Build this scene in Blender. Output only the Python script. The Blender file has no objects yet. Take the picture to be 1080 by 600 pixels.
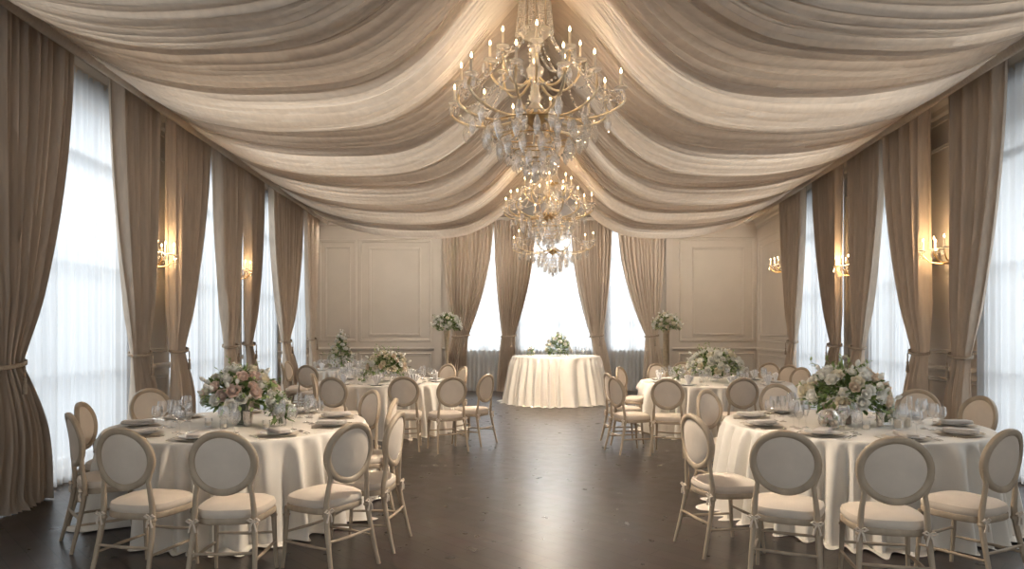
import bpy, math, random
from mathutils import Vector, Matrix, Euler
random.seed(7)
PI = math.pi
scn = bpy.context.scene
COL = scn.collection
R_ = random.Random(11)

# ------------------------------------------------------------------ materials
def nodes_of(name):
    m = bpy.data.materials.new(name); m.use_nodes = True
    nt = m.node_tree; nt.nodes.clear()
    out = nt.nodes.new('ShaderNodeOutputMaterial')
    return m, nt, out

def mat(name, col, rough=.6, metal=0., var=.12, scale=8., bump=0., bscale=60., spec=.5, sheen=0., stretch=(1,1,1), coat=0., trans=0.):
    m, nt, out = nodes_of(name)
    N, L = nt.nodes, nt.links
    p = N.new('ShaderNodeBsdfPrincipled')
    tc = N.new('ShaderNodeTexCoord'); mp = N.new('ShaderNodeMapping'); mp.inputs['Scale'].default_value = stretch
    L.new(tc.outputs['Object'], mp.inputs['Vector'])
    nz = N.new('ShaderNodeTexNoise'); nz.inputs['Scale'].default_value = scale; nz.inputs['Detail'].default_value = 4
    L.new(mp.outputs[0], nz.inputs['Vector'])
    rp = N.new('ShaderNodeValToRGB')
    a = [c*(1-var) for c in col]; b = [min(1, c*(1+var)) for c in col]
    rp.color_ramp.elements[0].position = .3; rp.color_ramp.elements[1].position = .7
    rp.color_ramp.elements[0].color = (*a, 1); rp.color_ramp.elements[1].color = (*b, 1)
    L.new(nz.outputs['Fac'], rp.inputs[0]); L.new(rp.outputs[0], p.inputs['Base Color'])
    p.inputs['Roughness'].default_value = rough; p.inputs['Metallic'].default_value = metal
    p.inputs['Specular IOR Level'].default_value = spec
    p.inputs['Sheen Weight'].default_value = sheen
    p.inputs['Coat Weight'].default_value = coat
    if bump:
        n2 = N.new('ShaderNodeTexNoise'); n2.inputs['Scale'].default_value = bscale; n2.inputs['Detail'].default_value = 3
        L.new(mp.outputs[0], n2.inputs['Vector'])
        bp = N.new('ShaderNodeBump'); bp.inputs['Strength'].default_value = bump; bp.inputs['Distance'].default_value = .01
        L.new(n2.outputs['Fac'], bp.inputs['Height']); L.new(bp.outputs[0], p.inputs['Normal'])
    surf = p.outputs[0]
    if trans:
        t = N.new('ShaderNodeBsdfTranslucent'); L.new(rp.outputs[0], t.inputs['Color'])
        mx = N.new('ShaderNodeMixShader'); mx.inputs[0].default_value = trans
        L.new(p.outputs[0], mx.inputs[1]); L.new(t.outputs[0], mx.inputs[2]); surf = mx.outputs[0]
    L.new(surf, out.inputs[0])
    return m

def sheer_mat(name, col, transp, translu=.6):
    m, nt, out = nodes_of(name); N, L = nt.nodes, nt.links
    d = N.new('ShaderNodeBsdfDiffuse'); t = N.new('ShaderNodeBsdfTranslucent'); tr = N.new('ShaderNodeBsdfTransparent')
    tc = N.new('ShaderNodeTexCoord')
    nz = N.new('ShaderNodeTexNoise'); nz.inputs['Scale'].default_value = 90; L.new(tc.outputs['Object'], nz.inputs['Vector'])
    rp = N.new('ShaderNodeValToRGB')
    rp.color_ramp.elements[0].color = (*[c*.94 for c in col], 1); rp.color_ramp.elements[1].color = (*col, 1)
    L.new(nz.outputs['Fac'], rp.inputs[0])
    L.new(rp.outputs[0], d.inputs[0]); L.new(rp.outputs[0], t.inputs[0])
    m1 = N.new('ShaderNodeMixShader'); m1.inputs[0].default_value = translu
    L.new(d.outputs[0], m1.inputs[1]); L.new(t.outputs[0], m1.inputs[2])
    m2 = N.new('ShaderNodeMixShader'); m2.inputs[0].default_value = transp
    L.new(m1.outputs[0], m2.inputs[1]); L.new(tr.outputs[0], m2.inputs[2])
    L.new(m2.outputs[0], out.inputs[0])
    return m

def glass_mat(name, tint=(1,1,1), gloss=.9, white=.0, base=.06, rough=.03):
    m, nt, out = nodes_of(name); N, L = nt.nodes, nt.links
    tr = N.new('ShaderNodeBsdfTransparent'); tr.inputs[0].default_value = (*tint, 1)
    g = N.new('ShaderNodeBsdfGlossy'); g.inputs['Roughness'].default_value = rough; g.inputs['Color'].default_value = (gloss, gloss, gloss, 1)
    lw = N.new('ShaderNodeLayerWeight'); lw.inputs[0].default_value = .35
    ma = N.new('ShaderNodeMath'); ma.operation = 'MULTIPLY_ADD'; ma.inputs[1].default_value = .75; ma.inputs[2].default_value = base
    L.new(lw.outputs['Facing'], ma.inputs[0])
    mx = N.new('ShaderNodeMixShader'); L.new(ma.outputs[0], mx.inputs[0]); L.new(tr.outputs[0], mx.inputs[1]); L.new(g.outputs[0], mx.inputs[2])
    s = mx.outputs[0]
    if white:
        d = N.new('ShaderNodeBsdfTranslucent'); d.inputs[0].default_value = (.95, .92, .88, 1)
        d2 = N.new('ShaderNodeBsdfDiffuse'); d2.inputs[0].default_value = (.95, .92, .88, 1)
        md = N.new('ShaderNodeMixShader'); L.new(d.outputs[0], md.inputs[1]); L.new(d2.outputs[0], md.inputs[2])
        m2 = N.new('ShaderNodeMixShader'); m2.inputs[0].default_value = white
        L.new(s, m2.inputs[1]); L.new(md.outputs[0], m2.inputs[2]); s = m2.outputs[0]
    L.new(s, out.inputs[0])
    return m

def emit_mat(name, col, st):
    m, nt, out = nodes_of(name)
    e = nt.nodes.new('ShaderNodeEmission'); e.inputs[0].default_value = (*col, 1); e.inputs[1].default_value = st
    nt.links.new(e.outputs[0], out.inputs[0]); return m

def floor_mat():
    m, nt, out = nodes_of('dark_parquet'); N, L = nt.nodes, nt.links
    tc = N.new('ShaderNodeTexCoord'); mp = N.new('ShaderNodeMapping'); mp.inputs['Rotation'].default_value = (0, 0, PI/4)
    L.new(tc.outputs['Object'], mp.inputs[0])
    br = N.new('ShaderNodeTexBrick'); br.inputs['Scale'].default_value = 1
    br.inputs['Brick Width'].default_value = .9; br.inputs['Row Height'].default_value = .14
    br.inputs['Mortar Size'].default_value = .004; br.inputs['Bias'].default_value = -.2
    br.inputs['Color1'].default_value = (.046, .034, .028, 1); br.inputs['Color2'].default_value = (.074, .055, .045, 1)
    br.inputs['Mortar'].default_value = (.012, .009, .008, 1)
    L.new(mp.outputs[0], br.inputs['Vector'])
    nz = N.new('ShaderNodeTexNoise'); nz.inputs['Scale'].default_value = 6; nz.inputs['Detail'].default_value = 6
    L.new(tc.outputs['Object'], nz.inputs['Vector'])
    mx = N.new('ShaderNodeMixRGB'); mx.blend_type = 'MULTIPLY'; mx.inputs[0].default_value = .5
    L.new(br.outputs['Color'], mx.inputs[1]); L.new(nz.outputs['Color'], mx.inputs[2])
    p = N.new('ShaderNodeBsdfPrincipled'); L.new(mx.outputs[0], p.inputs['Base Color'])
    mr = N.new('ShaderNodeMapRange'); mr.inputs['To Min'].default_value = .22; mr.inputs['To Max'].default_value = .38
    L.new(nz.outputs['Fac'], mr.inputs[0]); L.new(mr.outputs[0], p.inputs['Roughness'])
    p.inputs['Specular IOR Level'].default_value = .45
    bp = N.new('ShaderNodeBump'); bp.inputs['Strength'].default_value = .15; bp.inputs['Distance'].default_value = .004
    L.new(br.outputs['Fac'], bp.inputs['Height']); L.new(bp.outputs[0], p.inputs['Normal'])
    L.new(p.outputs[0], out.inputs[0]); return m

M = dict(
    floor=floor_mat(),
    wall=mat('cream_wall_paint', (.60, .53, .45), .75, var=.03, scale=2),
    trim=mat('cream_trim_paint', (.61, .54, .46), .5, var=.02, scale=3),
    ceil=mat('ceiling_paint', (.50, .43, .36), .8, var=.03),
    frame=mat('window_paint', (.75, .73, .70), .5, var=.02),
    curtain=mat('taupe_velvet', (.60, .50, .40), .85, var=.08, scale=5, sheen=.15, bump=.1, bscale=300, spec=.2, stretch=(6,6,.6)),
    tie=mat('tieback_cord', (.37, .295, .22), .7, var=.15, scale=60),
    sheer=sheer_mat('white_sheer', (.70, .72, .74), .2, .47),
    voile=mat('cream_voile', (.78, .70, .61), .85, var=.06, scale=7, spec=.1, stretch=(.3,6,1), trans=.5),
    tan=mat('tan_voile', (.52, .43, .345), .85, var=.08, scale=7, spec=.1, stretch=(.3,6,1), trans=.42),
    cloth=mat('ivory_linen', (.80, .745, .665), .8, var=.04, scale=4, bump=.1, bscale=400, spec=.2),
    wood=mat('whitewashed_wood', (.42, .33, .235), .5, var=.14, scale=14, stretch=(1,1,.25), bump=.08, bscale=90),
    fabric=mat('cream_upholstery', (.69, .59, .485), .8, var=.04, scale=10, bump=.08, bscale=500, sheen=.1, spec=.2),
    under=mat('table_plywood', (.35, .25, .16), .7, var=.2, scale=6),
    steel=mat('polished_cutlery', (.75, .70, .62), .22, 1., var=.04),
    gilt=mat('gilt_chandelier_arm', (.80, .66, .46), .3, .8, var=.1, scale=20),
    brass=mat('antique_brass', (.50, .35, .17), .35, 1., var=.15, scale=20),
    gold=mat('pale_gold_leaf', (.55, .44, .30), .5, .35, var=.12, scale=20),
    silver=mat('mercury_glass', (.72, .69, .66), .18, 1., var=.2, scale=40),
    plate=mat('porcelain', (.80, .77, .73), .25, var=.02),
    charger=mat('champagne_charger', (.66, .57, .46), .4, 0., var=.06),
    napkin=mat('taupe_napkin', (.60, .55, .50), .85, var=.05, bump=.1, bscale=200),
    wnapkin=mat('white_napkin', (.82, .80, .78), .85, var=.04, bump=.1, bscale=200),
    glass=glass_mat('clear_glass', base=.07),
    crystal=glass_mat('cut_crystal', (1, .98, .95), .95, .3, .14, .06),
    clear=glass_mat('clear_crystal', (1, .99, .97), .95, .25, .12, .06),
    candle=mat('ivory_wax', (.80, .70, .56), .5, var=.05),
    flame=emit_mat('candle_flame', (1, .68, .34), 12),
    leaf=mat('leaf_green', (.13, .195, .055), .5, var=.45, scale=20, trans=.2),
    leafl=mat('sage_green', (.30, .38, .15), .55, var=.35, scale=20, trans=.2),
    stem=mat('flower_stem', (.12, .17, .07), .6),
    white=mat('white_petal', (.90, .88, .82), .7, var=.05, scale=30, trans=.3),
    cream=mat('cream_petal', (.86, .79, .64), .7, var=.07, scale=30, trans=.3),
    blush=mat('blush_petal', (.84, .68, .60), .7, var=.08, scale=30, trans=.3),
    peach=mat('peach_petal', (.84, .71, .57), .7, var=.08, scale=30, trans=.3),
    darkvase=mat('sea_glass_vase', (.12, .13, .10), .2, var=.2),
    beigevase=mat('beige_ceramic', (.36, .28, .22), .5, var=.08),
    menu=mat('menu_card_paper', (.80, .76, .70), .7, var=.02),
)
for k in ('white', 'cream', 'blush', 'peach'):
    pass

# ------------------------------------------------------------------ mesh helpers
class MB:
    def __init__(s): s.v = []; s.f = []
    def add(s, vs, fs):
        b = len(s.v); s.v += [tuple(v) for v in vs]; s.f += [tuple(b+i for i in f) for f in fs]; return s
    def box(s, c, d, rot=None):
        x, y, z = [k/2 for k in d]
        vs = [Vector((a*x, b*y, e*z)) for a in (-1, 1) for b in (-1, 1) for e in (-1, 1)]
        if rot: vs = [rot @ v for v in vs]
        vs = [v+Vector(c) for v in vs]
        return s.add(vs, [(0,1,3,2),(4,6,7,5),(0,4,5,1),(2,3,7,6),(0,2,6,4),(1,5,7,3)])
    def hexa(s, vs):   # 8 corners ordered like box
        return s.add(vs, [(0,1,3,2),(4,6,7,5),(0,4,5,1),(2,3,7,6),(0,2,6,4),(1,5,7,3)])
    def tube(s, pts, r, n=8, cap=True, flat=None):
        pts = [Vector(p) for p in pts]; m = len(pts)
        rs = r if isinstance(r, (list, tuple)) else [r]*m
        ref = Vector((0, 0, 1)); vs = []
        prev = None
        for i, p in enumerate(pts):
            t = (pts[min(i+1, m-1)]-pts[max(i-1, 0)])
            if t.length < 1e-9: t = Vector((0, 0, 1))
            t.normalize()
            if prev is None:
                a = ref if abs(t.z) < .95 else Vector((0, 1, 0))
                u = t.cross(a).normalized()
            else:
                u = (prev - t*prev.dot(t))
                u = u.normalized() if u.length > 1e-6 else t.orthogonal().normalized()
            prev = u; w = t.cross(u)
            fx, fy = flat or (1, 1)
            for k in range(n):
                an = 2*PI*k/n
                vs.append(p + u*math.cos(an)*rs[i]*fx + w*math.sin(an)*rs[i]*fy)
        fs = [(i*n+k, i*n+(k+1) % n, (i+1)*n+(k+1) % n, (i+1)*n+k) for i in range(m-1) for k in range(n)]
        if cap: fs += [tuple(reversed(range(n))), tuple(range((m-1)*n, m*n))]
        return s.add(vs, fs)
    def lathe(s, prof, n=20, c=(0, 0, 0), mtx=None):
        vs = []; m = len(prof)
        for r, z in prof:
            for k in range(n):
                a = 2*PI*k/n; v = Vector((max(r, .0004)*math.cos(a), max(r, .0004)*math.sin(a), z))
                if mtx: v = mtx @ v
                vs.append(v+Vector(c))
        fs = [(i*n+k, i*n+(k+1) % n, (i+1)*n+(k+1) % n, (i+1)*n+k) for i in range(m-1) for k in range(n)]
        fs += [tuple(reversed(range(n))), tuple(range((m-1)*n, m*n))]
        return s.add(vs, fs)
    def grid(s, fn, nu, nv, wrap=False):
        vs = [fn(i/nu, j/nv) for j in range(nv+1) for i in range(nu if wrap else nu+1)]
        w = nu if wrap else nu+1
        fs = []
        for j in range(nv):
            for i in range(nu):
                i2 = (i+1) % w if wrap else i+1
                fs.append((j*w+i, j*w+i2, (j+1)*w+i2, (j+1)*w+i))
        return s.add(vs, fs)
    def build(s, name, m, parent=None, smooth=True, bevel=0, solid=0, angle=40):
        me = bpy.data.meshes.new(name); me.from_pydata(s.v, [], s.f); me.update()
        if isinstance(m, str): m = M[m]
        me.materials.append(m)
        if smooth:
            me.polygons.foreach_set('use_smooth', [True]*len(me.polygons))
            try: me.set_sharp_from_angle(angle=math.radians(angle))
            except Exception: pass
        o = bpy.data.objects.new(name, me); COL.objects.link(o)
        if parent: o.parent = parent
        if bevel:
            b = o.modifiers.new('bevel', 'BEVEL'); b.width = bevel; b.segments = 2; b.limit_method = 'ANGLE'
        if solid:
            b = o.modifiers.new('solidify', 'SOLIDIFY'); b.thickness = solid; b.offset = 0
        return o

def tag(o, label, cat, group=None):
    o['label'] = label; o['category'] = cat
    if group: o['group'] = group
    return o
def empty(name, loc=(0,0,0), rz=0, label=None, cat=None, group=None):
    o = bpy.data.objects.new(name, None); COL.objects.link(o); o.empty_display_size = .1
    o.location = loc; o.rotation_euler = (0, 0, rz)
    if label: tag(o, label, cat, group)
    return o
def struct(o): o['kind'] = 'structure'; return o
KIDS = {}
def dup(o, parent=None):
    c = o.copy(); COL.objects.link(c)
    if parent: c.parent = parent
    for ch in list(o.children): dup(ch, c)
    return c

def lerp(a, b, t): return a+(b-a)*t
def smooth(t): t = max(0, min(1, t)); return t*t*(3-2*t)
def spline(pts, x):
    for i in range(len(pts)-1):
        if x <= pts[i+1][0] or i == len(pts)-2:
            (x0, y0), (x1, y1) = pts[i], pts[i+1]
            xm, ym = pts[i-1] if i else (2*x0-x1, 2*y0-y1)
            xp, yp = pts[i+2] if i+2 < len(pts) else (2*x1-x0, 2*y1-y0)
            t = (x-x0)/(x1-x0); h = x1-x0
            m0 = (y1-ym)/(x1-xm)*h; m1 = (yp-y0)/(xp-x0)*h
            t2, t3 = t*t, t*t*t
            return (2*t3-3*t2+1)*y0+(t3-2*t2+t)*m0+(-2*t3+3*t2)*y1+(t3-t2)*m1

# ------------------------------------------------------------------ room
YB, YF, ZC = 17.6, -1.5, 4.45
XL = lambda d: -4.32-.043*d
XR = lambda d: 4.575+.0986*d
def wp(side, s, n, z):
    if side == 'L': return Vector((XL(s)+n, s, z))
    if side == 'R': return Vector((XR(s)-n, s, z))
    if side == 'B': return Vector((s, YB-n, z))
    return Vector((s, YF+n, z))
def wbox(mb, side, s0, s1, n0, n1, z0, z1):
    mb.hexa([wp(side, s, n, z) for s in (s0, s1) for n in (n0, n1) for z in (z0, z1)])
TH = .32
ZT = 4.28
WIN = {'L': [(-.6, 2.4, .14, ZT), (5.2, 8.25, .14, ZT), (9.42, 11.25, .14, ZT), (12.25, 14.05, .14, ZT), (14.65, 16.35, .14, ZT)],
       'R': [(-.6, 2.6, .14, ZT), (4.6, 7.65, .14, ZT), (9.08, 10.65, .14, ZT), (11.82, 14.15, .14, ZT)],
       'B': [(-1.36, .0, 1.08, ZT), (.16, 2.28, 1.08, ZT), (2.45, 3.65, 1.08, ZT)], 'F': [(-3.4, -1.4, .5, 4.0), (-.9, 1.1, .5, 4.0), (1.6, 3.6, .5, 4.0)]}  # F row and the first L and R openings are added, unseen, for fill
RNG = {'L': (YF-.3, YB+.3), 'R': (YF-.3, YB+.3), 'B': (XL(YB), XR(YB)), 'F': (XL(YF), XR(YF))}
WN = {'L': 'wall_left', 'R': 'wall_right', 'B': 'wall_back', 'F': 'wall_front'}
for sd in 'LRBF':
    mb = MB(); a, b = RNG[sd]; cur = a
    for (s0, s1, z0, z1) in WIN[sd]:
        wbox(mb, sd, cur, s0, -TH, 0, 0, ZC)
        wbox(mb, sd, s0, s1, -TH, 0, z1, ZC)
        wbox(mb, sd, s0, s1, -TH, 0, 0, z0)
        cur = s1
    wbox(mb, sd, cur, b, -TH, 0, 0, ZC)
    struct(mb.build(WN[sd], 'wall', smooth=False))
mb = MB(); mb.hexa([Vector((x, y, z)) for x in (-5.6, 7.0) for y in (YF-.4, YB+.4) for z in (-.2, 0)])
struct(mb.build('floor', 'floor', smooth=False))
mb = MB(); mb.hexa([Vector((x, y, z)) for x in (-5.6, 7.0) for y in (YF-.4, YB+.4) for z in (ZC, ZC+.2)])
struct(mb.build('ceiling', 'ceil', smooth=False))
# windows
k = 0
for sd in 'LRBF':
    for (s0, s1, z0, z1) in WIN[sd]:
        k += 1; mb = MB(); f = .07
        for (a, b, c, d) in ((s0, s0+f, z0, z1), (s1-f, s1, z0, z1), (s0, s1, z1-f, z1), (s0, s1, z0, z0+f)):
            wbox(mb, sd, a, b, -.2, -.12, c, d)
        m = (s0+s1)/2; wbox(mb, sd, m-.03, m+.03, -.2, -.11, z0, z1)
        zt = z1-.75; wbox(mb, sd, s0, s1, -.2, -.13, zt-.02, zt+.02)
        for q in (1, 2):
            zz = lerp(z0, zt, q/3); wbox(mb, sd, s0, s1, -.18, -.14, zz-.008, zz+.008)
        o = struct(mb.build('window_%d' % k, 'frame', smooth=False))
        pb = MB(); wbox(pb, sd, s0+f, s1-f, -.165, -.16, z0+f, z1-f)
        p = pb.build('window_pane', 'glass', o, smooth=False)
        if sd == 'B' :
            sb = MB(); wbox(sb, sd, s0-.03, s1+.03, -.12, .03, z0-.04, z0)
            sb.build('window_sill', 'trim', o, smooth=False)
# trim: cornice, chair rail, baseboard, panel mouldings
def prof_run(mb, sd, a, b, prof):
    n = len(prof)
    vs = [wp(sd, s, q[0], q[1]) for s in (a, b) for q in prof]
    mb.add(vs, [(i, (i+1) % n, n+(i+1) % n, n+i) for i in range(n)]+[tuple(range(n)), tuple(reversed(range(n, 2*n)))])
tn = 0
def trim(mb):
    global tn; tn += 1
    return struct(mb.build('trim_%d' % tn, 'trim', smooth=False))
CORN = [(0, 4.18), (.02, 4.18), (.025, 4.24), (.06, 4.27), (.075, 4.33), (.13, 4.38), (.15, 4.45), (0, 4.45)]
for sd in 'LRB':
    mb = MB(); a, b = RNG[sd]
    prof_run(mb, sd, a+.3 if sd != 'B' else a, b-.3 if sd != 'B' else b, CORN); trim(mb)
    mb = MB(); mr = MB(); cur = a+.3 if sd != 'B' else a
    ends = [(w[0], w[1], w[2]) for w in WIN[sd]]
    spans = []
    for (s0, s1, z0) in ends:
        spans.append((cur, s0)); cur = s1
    spans.append((cur, b-.3 if sd != 'B' else b))
    if sd == 'B': base_spans = [(a, b)]
    else: base_spans = spans
    for (p, q) in base_spans:
        prof_run(mb, sd, p, q, [(0, 0), (.025, 0), (.025, .13), (.012, .16), (0, .16)])
    for (p, q) in spans:
        prof_run(mr, sd, p, q, [(0, 1.05), (.02, 1.05), (.035, 1.08), (.03, 1.11), (.012, 1.13), (0, 1.13)])
    struct(mb.build('baseboard_' + {'L': 'left', 'R': 'right', 'B': 'back'}[sd], 'trim', smooth=False)); trim(mr)
def panel(sd, s0, s1, z0, z1, w=.07, d=.022):
    mb = MB()
    pr = [(0, 0), (w*.25, d), (w*.6, d*.5), (w*.8, d*.8), (w, 0)]
    loops = [[(s0+o, z0+o, s1-o, z1-o, h) for o, h in pr]]
    vs = []
    for o, h in pr:
        for (s, z) in ((s0+o, z0+o), (s1-o, z0+o), (s1-o, z1-o), (s0+o, z1-o)): vs.append(wp(sd, s, h, z))
    fs = [(i*4+j, i*4+(j+1) % 4, (i+1)*4+(j+1) % 4, (i+1)*4+j) for i in range(len(pr)-1) for j in range(4)]
    mb.add(vs, fs); trim(mb)
px2x = lambda px: (px-540)*17.6/720
panel('B', px2x(336), px2x(376.5), 1.27, 3.9); panel('B', px2x(343), px2x(370), 1.38, 3.72, .05)
panel('B', px2x(379), px2x(455), 1.27, 3.9); panel('B', px2x(389), px2x(444), 1.42, 3.7, .06)
panel('B', px2x(336), px2x(376.5), .22, .98); panel('B', px2x(379), px2x(455), .22, .98)
panel('B', px2x(716), px2x(796), 1.27, 3.95); panel('B', px2x(730), px2x(785), 1.42, 3.7, .06)
panel('B', px2x(716), px2x(796), .22, .98)
mb = MB(); wbox(mb, 'B', px2x(458), px2x(466), 0, .05, 0, 4.18); trim(mb)
mb = MB(); wbox(mb, 'B', px2x(702), px2x(709), 0, .05, 0, 4.18); trim(mb)
panel('R', 14.75, 17.4, 1.27, 3.9); panel('R', 14.95, 17.2, 1.42, 3.7, .06); panel('R', 14.75, 17.4, .22, .98)
for sd, a, b in (('L', 8.33, 9.34), ('L', 11.33, 12.15), ('L', 14.11, 14.59), ('L', 16.43, 17.4), ('R', 7.73, 8.98), ('R', 10.74, 11.72)):
    panel(sd, a, b, 1.27, 3.9, .06); panel(sd, a, b, .22, .98, .06)

# ------------------------------------------------------------------ curtains
WALLTXT = {'L': 'the wall by the dark vase table', 'R': 'the wall by the glass globe table'}
def curtain(sd, top, tie, bot, ztie, label, pleats=9, ztop=4.36, n0=.25, group='taupe window curtains'):
    rnd = random.Random(int(top[0]*100)+ord(sd))
    root = empty('curtain', wp(sd, (tie[0]+tie[1])/2, n0, 0), 0, label, 'curtain', group)
    off = -root.location
    ph = [rnd.uniform(0, 6.28) for _ in range(8)]
    mid = (tie[0]+tie[1])/2
    def fn(u, v):
        z = lerp(ztop, .012, v)
        if z > ztie:
            t = (ztop-z)/(ztop-ztie); g = t**1.9
            a = lerp(top[0], tie[0], g); b = lerp(top[1], tie[1], g); g2 = t
            amp = lerp(.085, .08, t)
            amp *= 1-.45*smooth((t-.8)/.2)
        else:
            t = (ztie-z)/ztie; g = t**.7
            a = lerp(tie[0], bot[0], g); b = lerp(tie[1], bot[1], g); g2 = 1
            amp = lerp(.03, .075, smooth(t*2))
        uu = u + .018*math.sin(2*PI*u*2+ph[0])*(1-u)*u*4
        fold = math.sin(2*PI*pleats*uu+ph[1]+.5*math.sin(3*v+ph[2]))
        fold = math.copysign(abs(fold)**.8, fold)
        fold += .35*math.sin(2*PI*pleats*.37*uu+ph[3]+2*v) + .25*math.sin(2*PI*pleats*2.1*uu+ph[4])*v
        n = n0 + amp*fold*.75
        s = lerp(a, b, u) + .012*math.sin(2*PI*pleats*uu+ph[5])
        if z < ztie:   # slight billow under the tie
            n += .06*math.sin(PI*min(1, (ztie-z)/ztie))
        if z < .12: n += (.12-z)*.8*(.5+.5*math.sin(9*u+ph[6]))
        return wp(sd, s, max(n, .14), z)+off
    mb = MB(); mb.grid(fn, pleats*8, 46)
    mb.build('curtain_panel', 'curtain', root, angle=80)
    # tie-back band round the gathered cloth, cord and tassel
    w = (tie[1]-tie[0])/2+.035
    tb = MB()
    def ring(u, v):
        a = 2*PI*u
        return wp(sd, mid+w*math.cos(a), n0+.012+.10*math.sin(a), ztie+.018-(v*.036)+.02*math.cos(a)-.015*math.sin(a))+off
    tb.grid(ring, 28, 3, wrap=True)
    t = tb.build('tieback', 'tie', root, solid=.014)
    cb = MB()
    e = wp(sd, mid+w*.35, n0+.125, ztie-.02)+off
    cb.tube([e, e+Vector((0, 0, -.10))], .008)
    cb.lathe([(.004, .04), (.014, .035), (.017, .02), (.010, 0), (.018, -.03), (.022, -.10), (.018, -.105)], 10, e+Vector((0, 0, -.14)))
    cb.build('tassel', 'tie', t)
    return root
NTH = ['nearest the camera', 'second from the camera', 'third from the camera', 'fourth from the camera', 'fifth from the camera', 'sixth from the camera', 'farthest from the camera']
CUR = {'L': [((4.9, 6.75), (5.6, 6.0), (5.35, 6.35)), ((7.53, 8.47), (7.93, 8.25), (7.72, 8.42)), ((8.9, 10.07), (8.97, 9.27), (8.87, 9.5)),
             ((10.43, 11.45), (10.8, 11.15), (10.6, 11.3)), ((11.77, 12.57), (11.73, 11.97), (11.66, 12.2)), ((13.1, 15.4), (13.9, 14.32), (13.8, 14.8)),
             ((15.67, 16.75), (16.05, 16.4), (15.9, 16.7))],
       'R': [((6.94, 7.94), (7.58, 7.88), (7.42, 7.9)), ((8.55, 9.58), (8.52, 8.82), (8.46, 8.97)), ((9.76, 10.9), (10.4, 10.75), (10.2, 10.85)),
             ((11.28, 12.6), (11.36, 11.72), (11.3, 12.0)), ((13.14, 14.55), (13.65, 14.0), (13.45, 14.25))]}
for sd in 'LR':
    nn = len(CUR[sd])
    for i, (t, ti, bo) in enumerate(CUR[sd]):
        nm = NTH[i] if i < nn-1 else 'farthest from the camera'
        curtain(sd, t, ti, bo, lerp(1.28, 1.36, i/6), 'taupe tied-back curtain, %s, along %s' % (nm, WALLTXT[sd]), max(9, int((t[1]-t[0])*10)))
for (t, ti, bo, lb) in (((-1.78, -.46), (-1.5, -1.1), (-1.8, -1.16), 'taupe tied-back curtain behind the tapering gold flower stand at the end wall'),
                    ((-.45, .62), (-.25, .07), (-.4, .1), 'taupe tied-back curtain at the pink-cup end of the skirted cake table'),
                    ((1.5, 2.55), (2.0, 2.3), (2.15, 2.58), 'taupe tied-back curtain behind the wine glasses on the skirted cake table'),
                    ((2.68, 3.88), (3.4, 3.7), (3.3, 3.88), 'taupe tied-back curtain behind the straight column flower stand at the end wall')):
    lb = lb.replace('at the pink-cup end of', 'behind the greenery end of')
    curtain('B', t, ti, bo, 1.42, lb, 12, n0=.24)

def sheer(sd, s0, s1, label, n0=.075):
    rnd = random.Random(int(s0*77)); ph = [rnd.uniform(0, 6.28) for _ in range(6)]
    pl = int((s1-s0)*9)
    o0 = wp(sd, (s0+s1)/2, n0, 0)
    def fn(u, v):
        z = lerp(4.3, .015, v); a = 2*PI*pl*(u+.01*math.sin(7*u+ph[0]))
        n = n0+.022*math.sin(a+ph[1])+.012*math.sin(a*.43+ph[2]+v)
        return wp(sd, lerp(s0, s1, u), n, z)-o0
    mb = MB(); mb.grid(fn, pl*8, 8)
    o = mb.build('sheer_curtain', 'sheer', angle=80); o.location = o0
    tag(o, label, 'sheer curtain', 'white sheers over the windows')
WT = {'L': 'the wall by the dark vase table', 'R': 'the wall by the glass globe table'}
for sd in 'LR':
    ws = WIN[sd][1:]
    for i, w in enumerate(ws):
        nm = (NTH[i] if i < len(ws)-1 else 'farthest from the camera')
        sheer(sd, w[0]-.07, w[1]+.07, 'white sheer in the window %s, %s' % (nm, WT[sd]))
sheer('B', -1.45, .06, 'narrow white sheer beside the tapering gold flower stand on end wall')
sheer('B', .09, 2.33, 'wide white sheer behind the skirted cake table')
sheer('B', 2.37, 3.72, 'narrow white sheer beside the straight column flower stand on end wall')

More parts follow.
